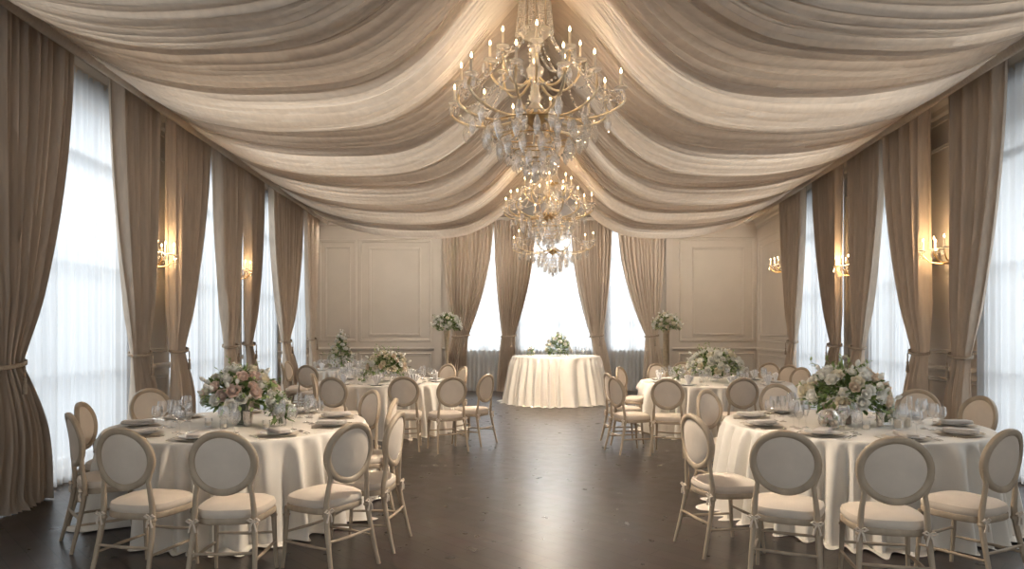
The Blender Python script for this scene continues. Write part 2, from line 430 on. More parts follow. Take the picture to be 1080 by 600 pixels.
# ------------------------------------------------------------------ fabric canopy
ridge = lambda d: -.1+.062*d
PROF = [(0, 4.30), (.15, 3.98), (.33, 3.74), (.5, 3.60), (.67, 3.53), (.76, 3.60), (.84, 3.79), (.91, 4.07), (1, 4.42)]
NW = .44
def drape(sg, y0, y1, q0, q1, m, label, drop=0., folds=9, bulge=.1, amp=.022, seed=0, nu=70):
    rnd = random.Random(seed); ph = [rnd.uniform(0, 6.28) for _ in range(10)]
    sd = 'L' if sg < 0 else 'R'
    o0 = Vector((wp(sd, (y0+y1)/2, NW, 0).x, (y0+y1)/2, 4.3))
    def fn(u, v):
        e = u
        y = lerp(lerp(y0, y1, v), lerp(q0, q1, v), e)
        xw = wp(sd, lerp(y0, y1, v), NW, 0).x
        x = lerp(xw, ridge(lerp(q0, q1, v))+sg*.05, u)
        z = spline(PROF, u)
        env = math.sin(PI*u)**.6 if 0 < u < 1 else 0
        z -= bulge*math.sin(PI*v)*env
        vv = v+.03*math.sin(4*v+ph[0]+2.2*u)
        f = math.sin(2*PI*folds*vv+ph[1]+.9*math.sin(2.5*u+ph[2])) + .6*math.sin(2*PI*folds*.43*vv+ph[3]+1.5*u) + .4*math.sin(2*PI*folds*1.9*vv+ph[4]-1.2*u)
        w = y1-y0; wq = abs(q1-q0)
        z += amp*f*(.25+.75*env)
        x += sg*0
        # near the ridge the folds stand out sideways as the cloth falls steeply
        k = smooth((u-.8)/.2)
        x += -sg*amp*f*k*.8
        z -= drop*env
        return Vector((x, y, z))-o0
    mb = MB(); mb.grid(fn, nu, folds*7)
    o = mb.build('ceiling_drape', m, angle=80); o.location = o0
    tag(o, label, 'ceiling drape', 'fabric swags across the ceiling')
SIDE = {-1: 'over the dark vase table side', 1: 'over the glass globe table side'}
ORD = ['first', 'second', 'third', 'fourth', 'fifth', 'sixth', 'seventh', 'eighth']
for sg in (-1, 1):
    y = 2.2; i = 0
    NP = 6; P = 2.1
    for i in range(NP):
        ya = 3.6+i*P
        Q = lambda d: .81*d-.8
        drape(sg, ya-.06, ya+.97, Q(ya)-.06, Q(ya+.97)+.2, 'tan', 'tan ceiling swag, %s from the camera, %s' % (ORD[i], SIDE[sg]), 0, 12, .03, .03, 100+i*7+sg)
        # pale voile panel hung lower
        yb = ya+.85
        drape(sg, yb, yb+1.35, Q(yb)+.12, Q(yb+1.35)-.02, 'voile', 'pale cream ceiling swag, %s from the camera, %s' % (ORD[i], SIDE[sg]), .05, 17, .08, .026, 300+i*5+sg)
# edge bands
for sd in 'LR':
    o0 = wp(sd, 9, NW, 4.3); mb = MB()
    def fn(u, v):
        s = lerp(2.0, 16.9, u); a = -.5*PI+v*PI*1.0
        return wp(sd, s, NW+.05*math.cos(a)+.01*math.sin(40*u), 4.31+.12*math.sin(a))-o0
    mb.grid(fn, 120, 8)
    o = mb.build('drape_valance', 'voile', solid=.01); o.location = o0
    tag(o, 'smooth cream valance band edging the canopy along %s' % WT[sd], 'valance', 'canopy valances')

# ------------------------------------------------------------------ chairs
def make_chair():
    root = empty('dining_chair')
    # seat outline (rounded trapezoid)
    def outline(k, sx=1., sy=1.):
        a = 2*PI*k
        c, s = math.cos(a), math.sin(a)
        p = 2/3.2
        x = math.copysign(abs(c)**p, c)*.212*sx; y = math.copysign(abs(s)**p, s)*.205*sy
        x *= 1+.07*(y/.205)
        return x, y
    fr = MB(); n = 36
    def ringf(u, v):
        sc, z = [(1.0, .395), (1.02, .40), (1.02, .428), (1.0, .434), (.9, .434), (.9, .395), (1.0, .395)][round(v*6)]
        x, y = outline(u, sc, sc); return (x, y, z)
    fr.grid(ringf, n, 6, wrap=True)
    fr.build('seat_frame', 'wood', root)
    cu = MB()
    prof = [(.0, .425), (.955, .425), (1.01, .445), (1.02, .462), (.985, .482), (.85, .497), (.5, .507), (0, .509)]
    def cf(u, v):
        sc, z = prof[round(v*7)]; x, y = outline(u, max(sc, .001), max(sc, .001)); return (x, y, z)
    cu.grid(cf, n, 7, wrap=True); cu.build('seat_cushion', 'fabric', root)
    # oval back
    tilt = math.radians(7); cb = Vector((0, -.245, .775)); RX, RZ = .183, .178
    def bp(x, y, z):   # local back plane -> chair
        return cb+Vector((x, y*math.cos(tilt)-z*math.sin(tilt)-.03*(1-(x/.2)**2)*1.0+.03, z*math.cos(tilt)+y*math.sin(tilt)))
    rg = MB(); prf = [(.022, -.008), (.018, -.018), (.002, -.02), (-.012, -.014), (-.02, -.006), (-.02, .008), (-.01, .016), (.004, .02), (.018, .016), (.022, .007)]
    def rf(u, v):
        a = 2*PI*u; k = round(v*10) % 10; dr, dy = prf[k]
        return bp((RX+dr)*math.cos(a), dy, (RZ+dr)*math.sin(a))
    rg.grid(rf, 44, 10, wrap=True); rg.build('back_frame', 'wood', root, angle=60)
    pn = MB()
    pp = [(0, -.013), (.5, -.0125), (.85, -.010), (1., -.002), (1., .004), (.85, .016), (.5, .024), (0, .026)]
    def pf(u, v):
        r, y = pp[round(v*7)]; a = 2*PI*u; r = max(r, .002)
        return bp((RX-.012)*r*math.cos(a), y, (RZ-.012)*r*math.sin(a))
    pn.grid(pf, 40, 7, wrap=True); pn.build('back_panel', 'fabric', root)
    # legs
    for sx in (-1, 1):
        lg = MB()
        a0 = math.radians(-38); q = bp(sx*(RX+.012)*math.cos(a0), 0, (RZ+.012)*math.sin(a0)); a1 = math.radians(-12); q2 = bp(sx*(RX+.008)*math.cos(a1), -.004, (RZ)*math.sin(a1))
        pts = [(sx*.205, -.285, 0), (sx*.196, -.255, .12), (sx*.186, -.22, .28), (sx*.178, -.2, .40), (sx*.175, -.198, .47), (sx*.168, -.208, .56), (q.x+sx*.004, q.y, q.z-.02), (q2.x+sx*.006, q2.y, q2.z)]
        lg.tube(pts, [.0125, .0145, .0165, .019, .018, .0155, .0145, .011], 10)
        lg.lathe([(.017, .385), (.024, .392), (.024, .402), (.018, .41)], 10, (sx*.178, -.2, 0))
        lg.build('leg', 'wood', root)
        lg = MB()
        lg.tube([(sx*.196, .196, 0), (sx*.192, .185, .1), (sx*.186, .172, .3), (sx*.184, .168, .39), (sx*.183, .167, .41)], [.011, .013, .0165, .019, .018], 10)
        lg.lathe([(.018, .345), (.023, .35), (.023, .358), (.017, .365)], 10, (sx*.185, .17, 0))
        lg.build('leg', 'wood', root)
        st = MB(); st.tube([(sx*.192, .18, .18), (sx*.196, 0, .185), (sx*.192, -.245, .19)], [.008, .011, .008], 8); st.build('stretcher', 'wood', root)
        bw = MB(); c = Vector((sx*.178, -.222, .425))
        for dx in (-1, 1):
            bw.tube([c, c+Vector((dx*.02, -.008, .014)), c+Vector((dx*.034, -.006, .004)), c+Vector((dx*.016, -.006, -.008)), c], [.003, .006, .008, .006, .003], 6)
            bw.tube([c, c+Vector((dx*.012, -.012, -.03)), c+Vector((dx*.02, -.008, -.065))], [.004, .006, .007], 6)
        bw.build('cushion_tie', 'fabric', root)
    st = MB(); st.tube([(-.187, .176, .24), (0, .178, .235), (.187, .176, .24)], [.008, .011, .008], 8); st.build('stretcher', 'wood', root)
    st = MB(); st.tube([(-.19, -.235, .235), (0, -.235, .23), (.19, -.235, .235)], [.008, .011, .008], 8); st.build('stretcher', 'wood', root)
    return root

TC = {1: (-2.36, 5.96, 1.05, .75), 2: (2.955, 5.96, 1.05, .75), 3: (-2.0, 10.9, 1.05, .75), 4: (3.2, 10.8, 1.15, .75), 5: (-3.55, 14.2, .78, .75), 6: (.96, 14.9, .95, 1.0)}
TN = {1: 'the dark vase table', 2: 'the glass globe table', 3: 'the apricot bouquet table', 4: 'the white dome bouquet table', 5: 'the spired bouquet table'}
def deg(b): return (math.sin(math.radians(b)), math.cos(math.radians(b)))
# table, back x, back y, heading (deg clockwise from straight away), label
CH = [
 (1, -3.2, 4.95, 48, 'chair turned almost edge-on at the window-facing front of the dark vase table'),
 (1, -3.58, 5.68, 76, 'chair tucked behind the edge-on chair on the window side of dark vase table'),
 (1, -2.40, 4.19, 12, 'chair seen from behind, window end of the front row at the dark vase table'),
 (1, -1.73, 4.06, -3, 'chair squarely seen from behind, middle of front row at the dark vase table'),
 (1, -1.03, 4.43, -57, 'chair angled toward the cloth, aisle end of front row at the dark vase table'),
 (1, -.83, 5.0, -82, 'edge-on chair standing out in the aisle beside the dark vase table'),
 (1, -1.03, 5.98, -92, 'chair partly hidden behind the edge-on aisle chair at the dark vase table'),
 (1, -1.40, 6.85, -130, 'tan-looking chair on the far aisle side of the dark vase table'),
 (1, -3.72, 7.0, 131, 'chair facing the room between curtains, far window side of the dark vase table'),
 (2, 1.29, 4.88, 75, 'chair in side view at the aisle end of the glass globe table front'),
 (2, 1.95, 6.85, 140, 'sunlit chair with pale face visible on the aisle side of glass globe table'),
 (2, 1.63, 4.08, 25, 'chair seen from behind, aisle half of front row at the glass globe table'),
 (2, 2.165, 3.84, 13, 'biggest chair, seen from behind with bowed ties, front of the glass globe table'),
 (2, 3.01, 4.14, -27, 'chair cut by the picture edge, window end of glass globe table front row'),
 (2, 4.26, 6.2, -100, 'chair facing the room by the sheer, window side of the glass globe table'),
 (2, 4.1, 6.9, -148, 'chair behind the wine glasses, far window side of the glass globe table'),
 (2, 2.94, 7.6, 180, 'chair seen through wine glasses on the far side of the glass globe table'),
 (3, -2.3, 8.7, 15, 'tan-backed chair, window half of the front row at apricot bouquet table'),
 (3, -1.40, 8.8, -4, 'chair squarely from behind, middle of front row at the apricot bouquet table'),
 (3, -.76, 8.75, -24, 'chair with pale seat turned from the aisle, front row at apricot bouquet table'),
 (3, -.336, 9.35, -60, 'nearly edge-on chair farthest into the aisle at the apricot bouquet table'),
 (3, -.80, 11.3, -116, 'tan chair before the end wall sheer, far aisle side of apricot bouquet table'),
 (3, -1.12, 12.05, -143, 'chair showing only its top behind glasses on the apricot bouquet table'),
 (3, -2.74, 9.4, 80, 'thin edge-on chair on the window side of the apricot bouquet table'),
 (5, -3.52, 11.7, 12, 'tan-backed chair seen from behind in front of the spired bouquet table'),
 (5, -4.22, 12.5, 72, 'white-edged chair by the window, nearer the camera at the spired bouquet table'),
 (5, -4.33, 13.15, 95, 'white-edged chair by the window, farther from camera at the spired bouquet table'),
 (4, 1.31, 8.75, 70, 'side-on chair nearest the camera on the aisle side of white dome bouquet table'),
 (4, 1.33, 9.5, 78, 'side-on chair overlapped by its neighbour, aisle side of white dome bouquet table'),
 (4, 1.92, 8.45, 20, 'tan-backed chair seen from behind at the front of the white dome bouquet table'),
 (4, 2.9, 8.55, 0, 'grey-backed chair between the glass globe table and the white dome bouquet table'),
 (4, 1.76, 11.15, 122, 'chair angled to camera on the aisle side of white dome bouquet table'),
 (4, 2.6, 12.3, 163, 'bright white chair facing the camera behind the white dome bouquet table'),
 (4, 3.18, 12.75, 182, 'chair half hidden by the bouquet behind the white dome bouquet table'),
 (4, 4.66, 10.98, -116, 'largest chair on the window side of the white dome bouquet table'),
 (4, 4.78, 11.75, -128, 'middle chair on the window side of the white dome bouquet table'),
 (4, 4.76, 12.6, -140, 'farthest chair on the window side of the white dome bouquet table'),
]
CHAIRS = []
proto = make_chair()
for i, (t, bx, by, b, lb) in enumerate(CH):
    f = deg(b); x, y = bx+.255*f[0], by+.255*f[1]
    o = proto if i == 0 else dup(proto)
    o.location = (x, y, 0); o.rotation_euler = (0, 0, -math.radians(b))
    tag(o, lb, 'chair', 'oval back dining chairs')
    CHAIRS.append((t, x, y, f))

# ------------------------------------------------------------------ tables and cloths
def table(ti, label, clabel, flare=.11, nf=37, group='round banquet tables'):
    cx, cy, R, H = TC[ti]
    root = empty('banquet_table', (cx, cy, 0), 0, label, 'table', group)
    mb = MB(); mb.lathe([(0, H-.035), (R-.012, H-.035), (R-.004, H-.03), (R-.004, H-.012), (R-.01, H-.006), (0, H-.006)], 64)
    mb.build('tabletop', 'under', root)
    for k in range(4):
        a = PI/4+k*PI/2; lg = MB()
        lg.tube([(math.cos(a)*R*.42, math.sin(a)*R*.42, 0), (math.cos(a)*R*.42, math.sin(a)*R*.42, H-.03)], .016, 8); lg.build('leg', 'brass', root)
    rnd = random.Random(ti*13); ph = [rnd.uniform(0, 6.28) for _ in range(8)]
    prof = [(0, 0, 0), (.5, 0, 0), (.9, 0, 0), (.985, 0, 0)]
    drops = [.0, .006, .02, .05, .1, .17, .25, .34, .44, .55, .66, .77, .87, .94, .98, .995, 1.0, 1.0]
    tw = 1
    mb = MB(); n = 440; rows = []
    for q in (.0, .3, .6, .85, .97): rows.append(('t', q))
    for j, d in enumerate(drops): rows.append(('d', d, j))
    chs = [(x-cx, y-cy, f) for (tt, x, y, f) in CHAIRS if math.hypot(x-cx, y-cy) < 2.6]
    vs = []
    for r in rows:
        for k in range(n):
            a = 2*PI*k/n
            if r[0] == 't':
                rr = max(R*r[1], .001); vs.append((rr*math.cos(a), rr*math.sin(a), H+.0015*math.sin(5*a+ph[0])*0))
                continue
            d, j = r[1], r[2]
            w = d**.85
            aa = a+.09*math.sin(3*a+ph[1])+.05*math.sin(7*a+ph[2])
            f = math.sin(nf*aa+ph[3]+.25*math.sin(4*d+ph[6])); f = f*.75+.35*math.sin(nf*.53*aa+ph[4])+.2*math.sin(nf*1.7*aa+ph[5])
            rr = R+.006+flare*w*.8+ (.03+.055*w)*f*smooth(d*9)
            z = H*(1-d)+.004
            if d < .012: rr = R+.004*j
            if j >= len(drops)-2:          # cloth resting on the floor
                e = j-(len(drops)-3); rr += e*.035*(1+.8*math.sin(5*a+ph[0]))
                z = .004+.02*max(0, math.sin(nf*.7*aa+ph[7]))*(2-e)+.006*(1+math.sin(nf*aa))
            x, y = rr*math.cos(a), rr*math.sin(a)
            if z < .62:
                for (hx, hy, hf) in chs:
                    lx = (x-hx)*hf[1]-(y-hy)*hf[0]; ly = (x-hx)*hf[0]+(y-hy)*hf[1]
                    if abs(lx) < .31 and -.6 < ly < .27:
                        k1 = 1-smooth((abs(lx)-.225)/.085); kz = 1-smooth((z-.535)/.085)
                        psh = (.27-ly)*k1*kz
                        x += hf[0]*psh; y += hf[1]*psh
            vs.append((x, y, z))
    fs = [(i*n+k, i*n+(k+1) % n, (i+1)*n+(k+1) % n, (i+1)*n+k) for i in range(len(rows)-1) for k in range(n)]
    mb.add(vs, fs)
    o = mb.build('tablecloth', 'cloth', angle=80); o.location = (cx, cy, 0)
    tag(o, clabel, 'tablecloth', 'floor length tablecloths')
table(1, 'round banquet table carrying the dark vase of blush roses', 'floor-length ivory cloth under the dark vase with rumpled hem')
table(2, 'round banquet table carrying the rose-filled glass globe', 'floor-length ivory cloth under the rose-filled glass globe')
table(3, 'round banquet table carrying the apricot bouquet', 'floor-length ivory cloth under the loose apricot bouquet')
table(4, 'round banquet table carrying the white dome bouquet', 'floor-length ivory cloth under the white dome bouquet')
table(5, 'small round banquet table carrying the tall spired bouquet', 'ivory cloth under the tall spired bouquet near the panelled wall')
table(6, 'round cake table standing alone before the end windows', 'pleated ivory skirt cloth on the lone table before the end windows', .2, 36)

# ------------------------------------------------------------------ tableware prototypes
def lathe_obj(name, prof, m, n=20): return MB().lathe(prof, n).build(name, m)
def hide_proto(o): o.location = (0, 0, -50)
def wineglass(h, rb, bowl, rf=.034):
    hs = h-bowl
    return [(0, 0), (rf, 0), (rf, .002), (.012, .006), (.0035, .014), (.003, hs-.01), (.008, hs), (rb*.6, hs+bowl*.12), (rb*.93, hs+bowl*.32), (rb, hs+bowl*.5), (rb*.95, hs+bowl*.75), (rb*.82, h),
            (rb*.80, h), (rb*.93, hs+bowl*.75), (rb*.975, hs+bowl*.5), (rb*.9, hs+bowl*.33), (rb*.55, hs+bowl*.14), (0, hs+bowl*.05)]
USED = {}
class Kind:
    def __init__(s, name, cat, make): s.name = name; s.cat = cat; s.make = make; s.o = None
    def place(s, loc, rz, label, group):
        if s.o is None: s.o = s.make(); o = s.o
        else: o = dup(s.o)
        o.location = loc; o.rotation_euler = (0, 0, rz); tag(o, label, s.cat, group); return o
def fork():
    m = MB(); m.tube([(0, -.10, .0035), (0, -.05, .0045), (0, .03, .006), (0, .055, .004)], [.005, .0042, .003, .006], 8, flat=(1, .5))
    for k in (-1.5, -.5, .5, 1.5): m.tube([(k*.0035, .055, .004), (k*.005, .07, .003), (k*.005, .10, .006)], [.0018, .0017, .001], 5)
    return m.build('fork', 'steel')
def knife():
    m = MB(); m.tube([(0, -.115, .004), (0, -.03, .004)], [.0065, .005], 8, flat=(1, .6))
    m.tube([(0, -.03, .004), (.002, .0, .004), (.003, .07, .003), (-.004, .11, .003)], [.005, .009, .010, .002], 8, flat=(1, .15))
    return m.build('table_knife', 'steel')
def spoon():
    m = MB(); m.tube([(0, -.10, .004), (0, .0, .006), (0, .045, .004)], [.005, .003, .004], 8, flat=(1, .5))
    m.tube([(0, .04, .004), (0, .055, .004), (0, .075, .004), (0, .09, .005), (0, .097, .006)], [.004, .013, .017, .013, .002], 10, flat=(1, .25))
    return m.build('spoon', 'steel')
def plate(): return lathe_obj('dinner_plate', [(0, .002), (.07, .002), (.075, 0), (.08, .003), (.105, .012), (.132, .016), (.133, .018), (.105, .0155), (.082, .007), (0, .006)], 'plate', 36)
def chargr(): return lathe_obj('charger_plate', [(0, .002), (.09, .002), (.095, 0), (.10, .002), (.15, .008), (.163, .011), (.164, .013), (.15, .0105), (.105, .005), (0, .0045)], 'charger', 40)
def napkin():
    m = MB()
    def fn(u, v):
        return ((u-.5)*.11, (v-.5)*.24, .0)
    for k, (w, l, z) in enumerate(((.115, .25, 0), (.112, .245, .007), (.108, .24, .014))):
        def top(u, v, w=w, l=l, z=z):
            a = 2*PI*u; c, s = math.cos(a), math.sin(a); p = .28
            r, zz = [(0.001, z), (.96, z), (1, z+.0025), (.97, z+.006), (0.001, z+.007+.002*k)][round(v*4)]
            return (math.copysign(abs(c)**p, c)*w/2*r, math.copysign(abs(s)**p, s)*l/2*r, zz+.003*math.sin(30*c*r)*.3+.0015)
        m.grid(top, 32, 4, wrap=True)
    return m.build('napkin', 'napkin', angle=60)
def wnapkin():   # standing folded fan napkin
    m = MB()
    def fn(u, v):
        a = (u-.5)*2.4; r = .018+v*.085
        z = .004+v*.15*(1-.25*abs(u-.5)*2)
        return (math.sin(a)*r, .035*math.cos(9*u*PI)*(.3+.7*v)*.45+(1-math.cos(a))*.03, z)
    m.grid(fn, 44, 6)
    return m.build('napkin', 'wnapkin', angle=80, solid=.004)
K = dict(
    charger=Kind('charger_plate', 'charger plate', chargr), plate=Kind('dinner_plate', 'plate', plate),
    napkin=Kind('napkin', 'napkin', napkin), wnapkin=Kind('napkin', 'napkin', wnapkin),
    fork=Kind('fork', 'fork', fork), knife=Kind('table_knife', 'knife', knife), spoon=Kind('spoon', 'spoon', spoon),
    wine=Kind('wine_glass', 'wine glass', lambda: lathe_obj('wine_glass', wineglass(.22, .046, .115), 'glass')),
    water=Kind('water_goblet', 'goblet', lambda: lathe_obj('water_goblet', wineglass(.19, .043, .11, .036), 'glass')),
    flute=Kind('champagne_flute', 'flute', lambda: lathe_obj('champagne_flute', wineglass(.235, .027, .15, .032), 'glass')),
)
HR = ['twelve', 'one', 'two', 'three', 'four', 'five', 'six', 'seven', 'eight', 'nine', 'ten', 'eleven']
def settings(ti, n, a0, full, skip=()):
    cx, cy, R, H = TC[ti]; gt = TN[ti].replace('the ', '', 1)
    for k in range(n):
        ang = a0+k*360/n            # degrees clockwise from straight away (12 o'clock)
        hr = HR[int(round(ang/30)) % 12]
        if hr in skip: continue
        ax, ay = deg(ang)
        # local frame: -radial = towards the centre (y), tangential = right hand of the diner (x)
        inn = Vector((-ax, -ay, 0)); rt = Vector((inn.y, -inn.x, 0))
        rz = math.atan2(-inn.x, inn.y)
        jit = random.Random(ti*100+k)
        def P(x, y, z): return Vector((cx, cy, H+.0005))+Vector((ax, ay, 0))*(R-.02)+inn*y+rt*x+Vector((0, 0, z))
        def L(s): return '%s at the %s o\'clock setting of %s' % (s, hr, TN[ti])
        def put(kind, x, y, z, name, g, dr=0): K[kind].place(P(x, y, z), rz+dr, L(name), '%s on the %s' % (g, gt))
        if full:
            put('charger', 0, .2, .002, 'champagne charger plate', 'charger plates')
            put('plate', 0, .2, .0105, 'white dinner plate', 'dinner plates')
            put('napkin', jit.uniform(-.01, .01), .19, .0305, 'folded taupe napkin', 'folded napkins', jit.uniform(-.15, .15))
            put('fork', -.185, .19, .003, 'silver fork', 'forks'); put('knife', .185, .19, .003, 'silver table knife', 'table knives')
            put('spoon', .215, .19, .003, 'silver spoon', 'spoons')
            put('wine', .10+jit.uniform(-.01, .01), .42, .002, 'tall clear wine glass', 'wine glasses')
            put('water', .20, .40+jit.uniform(-.01, .01), .002, 'shorter clear goblet', 'water goblets')
            put('flute', .155, .50, .002, 'slim clear champagne flute', 'champagne flutes')
        else:
            put('plate', 0, .2, .002, 'white dinner plate', 'dinner plates')
            put('wnapkin', 0, .2, .0105, 'fanned white napkin', 'white fan napkins', jit.uniform(-.3, .3))
            put('wine', .14, .36, .002, 'tall clear wine glass', 'wine glasses')
            put('water', .23, .34, .002, 'shorter clear goblet', 'water goblets')
            if ti != 5: put('flute', -.02, .40, .002, 'slim clear champagne flute', 'champagne flutes')
settings(1, 9, 20, True)
settings(2, 9, 20, True)
settings(3, 9, 20, False)
settings(4, 9, 20, False)
settings(5, 6, 30, False)

# ------------------------------------------------------------------ flowers
def petal(mb, mtx, L, W, cup, curl):
    def fn(u, v):
        x = (u-.5)*W*math.sin(PI*(.2+.52*v))
        a = v*1.0
        y = cup*math.sin(a*2.2)*L*.42 + (x*x)/W*-1.5 + curl*max(0, v-.65)*L*1.2
        z = v*L*(1-.30*(abs(u-.5)*2)**2*v)
        return mtx @ Vector((x, y, z))
    mb.grid(fn, 6, 6)
def rose(name, m, seed, openn=1.):
    rnd = random.Random(seed); mb = MB()
    mb.lathe([(0, 0), (.016, .004), (.022, .02), (.019, .034), (.010, .041), (.004, .038), (0, .038)], 10)
    for ring, (cnt, rad, tilt, L, W) in enumerate(((3, .012, -.12, .046, .046), (4, .015, .0, .048, .054), (5, .018, .14*openn, .047, .060), (5, .018, .34*openn, .046, .064), (6, .016, .62*openn, .045, .064))):
        for k in range(cnt):
            a = 2*PI*k/cnt+ring*.7+rnd.uniform(-.15, .15)
            mt = Matrix.Rotation(a, 4, 'Z') @ Matrix.Translation((0, rad, .002+.002*(4-ring))) @ Matrix.Rotation(-tilt-rnd.uniform(0, .12), 4, 'X')
            petal(mb, mt, L*rnd.uniform(.92, 1.06), W, .45, .35*ring/4)
    o = mb.build(name, m, angle=180)
    return o.data, o
PRO = {}
for c in ('white', 'cream', 'blush', 'peach'):
    d, o = rose('rose', c, hash(c) % 7 + len(c)); bpy.data.objects.remove(o); PRO[c] = d
mb = MB(); mb.lathe([(0, 0), (.006, .004), (.011, .014), (.010, .026), (.004, .036), (0, .038)], 8)
o = mb.build('bud', 'white'); PRO['bud'] = o.data; bpy.data.objects.remove(o)
CNAME = {'white': 'white rose', 'cream': 'cream rose', 'blush': 'blush pink rose', 'peach': 'peach rose'}
def leafat(mb, p, d, up, L, W):
    d = d.normalized(); s = d.cross(up)
    s = s.normalized() if s.length > 1e-4 else d.orthogonal().normalized(); nn = s.cross(d)
    pts = [p, p+d*L*.35+s*W*.5-nn*W*.12, p+d*L*.7+s*W*.36-nn*L*.05, p+d*L-nn*L*.14, p+d*L*.7-s*W*.36-nn*L*.05, p+d*L*.35-s*W*.5-nn*W*.12, p+d*L*.35+nn*0, p+d*L*.7-nn*L*.03]
    mb.add(pts, [(0, 1, 6), (1, 2, 7, 6), (2, 3, 7), (0, 6, 5), (6, 7, 4, 5), (7, 3, 4)])
def bouquet(root, c, rx, rz, nros, pal, seed, size=1., nleaf=260, nbud=14, spire=0., sprig=10):
    """flowers on a dome of half-width rx and height rz whose foot is at local height c"""
    rnd = random.Random(seed)
    c = Vector((0, 0, c))
    fol = MB(); fol2 = MB()
    def dome(t, e, k=1.):    # azimuth, elevation
        v = Vector((math.cos(t)*math.cos(e)*rx, math.sin(t)*math.cos(e)*rx, math.sin(e)*rz))
        if spire: 
            q = max(0, v.z)/max(rz, .01); v.x *= 1-spire*q; v.y *= 1-spire*q
        return v*k
    for i in range(nleaf):
        t = rnd.uniform(0, 2*PI); e = math.asin(rnd.uniform(-.35, 1)); kk = rnd.uniform(.45, .93)
        p = c+dome(t, e, kk); p.z = max(p.z, .05); d = dome(t, e).normalized()+Vector((rnd.gauss(0, .5), rnd.gauss(0, .5), rnd.gauss(0, .4)))
        leafat(fol if rnd.random() < .6 else fol2, p, d, Vector((rnd.gauss(0, .4), rnd.gauss(0, .4), 1)), rnd.uniform(.05, .09)*size, rnd.uniform(.022, .04)*size)
    for i in range(sprig):   # longer stems with small leaves
        t = rnd.uniform(0, 2*PI); e = rnd.uniform(-.1, 1.45); p0 = c+dome(t, e, .5); d = dome(t, e).normalized()
        ln = rnd.uniform(.6, .85)*max(rx, rz)*(1.0 if not spire else .7); p1 = p0+d*ln*.9+Vector((rnd.gauss(0, .03), rnd.gauss(0, .03), .02))
        fol2.tube([p0, (p0+p1)/2+Vector((0, 0, .015)), p1], [.003, .0025, .0015], 5)
        for q in range(7):
            pp = p0.lerp(p1, .3+.7*q/6); sd = d.cross(Vector((rnd.gauss(0, 1), rnd.gauss(0, 1), rnd.gauss(0, 1))))
            leafat(fol2, pp, sd.normalized()+d*.8, Vector((0, 0, 1)), .04*size, .018*size)
    for i in range(14):
        t = rnd.uniform(0, 2*PI); p1 = c+dome(t, rnd.uniform(.2, 1.3), .8)
        fol.tube([Vector((rnd.gauss(0, .012), rnd.gauss(0, .012), max(.02, c.z-.08))), c+Vector((0, 0, .02)), p1], [.003, .003, .002], 5)
    fol.build('foliage', 'leaf', root, angle=180); fol2.build('foliage', 'leafl', root, angle=180)['label'] = 'paler sage green leaves'
    for i in range(nros):
        # golden-angle spread
        t = i*2.39996+rnd.uniform(-.25, .25); se = lerp(-.12, .98, (i+.5)/nros); e = math.asin(max(-1, min(1, se+rnd.uniform(-.06, .06))))
        p = c+dome(t, e, rnd.uniform(.97, 1.09)); d = dome(t, e).normalized()+Vector((0, 0, .15))
        col = rnd.choice(pal)
        o = bpy.data.objects.new('rose', PRO[col]); COL.objects.link(o); o.parent = root
        o.location = p-d.normalized()*.03*size; o.rotation_euler = d.to_track_quat('Z', 'Y').to_euler()
        s = rnd.uniform(.75, 1.15)*size*.92; o.scale = (s, s, s); o['label'] = CNAME[col]
    for i in range(nbud):
        t = rnd.uniform(0, 2*PI); e = math.asin(rnd.uniform(0, 1)); p = c+dome(t, e, rnd.uniform(1.0, 1.16)); d = dome(t, e).normalized()+Vector((0, 0, .4))
        o = bpy.data.objects.new('bud', PRO['bud']); COL.objects.link(o); o.parent = root
        o.location = p; o.rotation_euler = d.to_track_quat('Z', 'Y').to_euler(); s = rnd.uniform(.9, 1.5)*size; o.scale = (s, s, s)
    return root
def vase_prof(r, h, t=.004): return [(0, 0), (r*.9, 0), (r, .005), (r, h), (r-t, h), (r-t, .008), (0, .008)]

def arrangement(ti, dx, dy, vase, vm, label, *a, name='flower_arrangement', **kw):
    cx, cy, R, H = TC[ti]
    root = empty(name, (cx+dx, cy+dy, H+.006), 0, label, 'flower arrangement', 'table bouquets')
    MB().lathe(vase, 24).build('vase', vm, root)
    return bouquet(root, *a, **kw)
arrangement(1, 0, -.02, vase_prof(.062, .17), 'darkvase', 'loose bouquet of blush and white roses in a dark vase, table by tall curtains',
            .22, .30, .26, 52, ['white', 'white', 'cream', 'blush', 'blush', 'white'], 5, size=1.2, nleaf=420, nbud=22, sprig=22)
arrangement(2, -.06, -.02, vase_prof(.055, .16), 'beigevase', 'large bouquet of peach and white roses in a beige vase beside the glass globe',
            .22, .34, .27, 54, ['white', 'white', 'cream', 'peach', 'white', 'cream', 'white'], 8, size=1.25, nleaf=430, nbud=26, sprig=18)
arrangement(3, 0, 0, vase_prof(.06, .15), 'glass', 'loose yellow green and apricot bouquet on the middle table by the aisle chairs',
            .2, .32, .27, 50, ['cream', 'peach', 'cream', 'white', 'cream'], 12, size=1.2, nleaf=380, nbud=26, sprig=22)
arrangement(4, 0, 0, vase_prof(.06, .14), 'glass', 'dome of white roses and pale greenery on the table below the far sconce',
            .2, .40, .30, 66, ['white', 'white', 'white', 'cream'], 15, size=1.25, nleaf=420, nbud=24, sprig=14)
arrangement(5, 0, 0, vase_prof(.06, .2), 'glass', 'tall spired bouquet of white blooms in front of the wall panelling',
            .22, .25, .55, 40, ['white', 'white', 'cream', 'cream'], 19, size=1.15, nleaf=320, nbud=22, spire=.72, sprig=12)
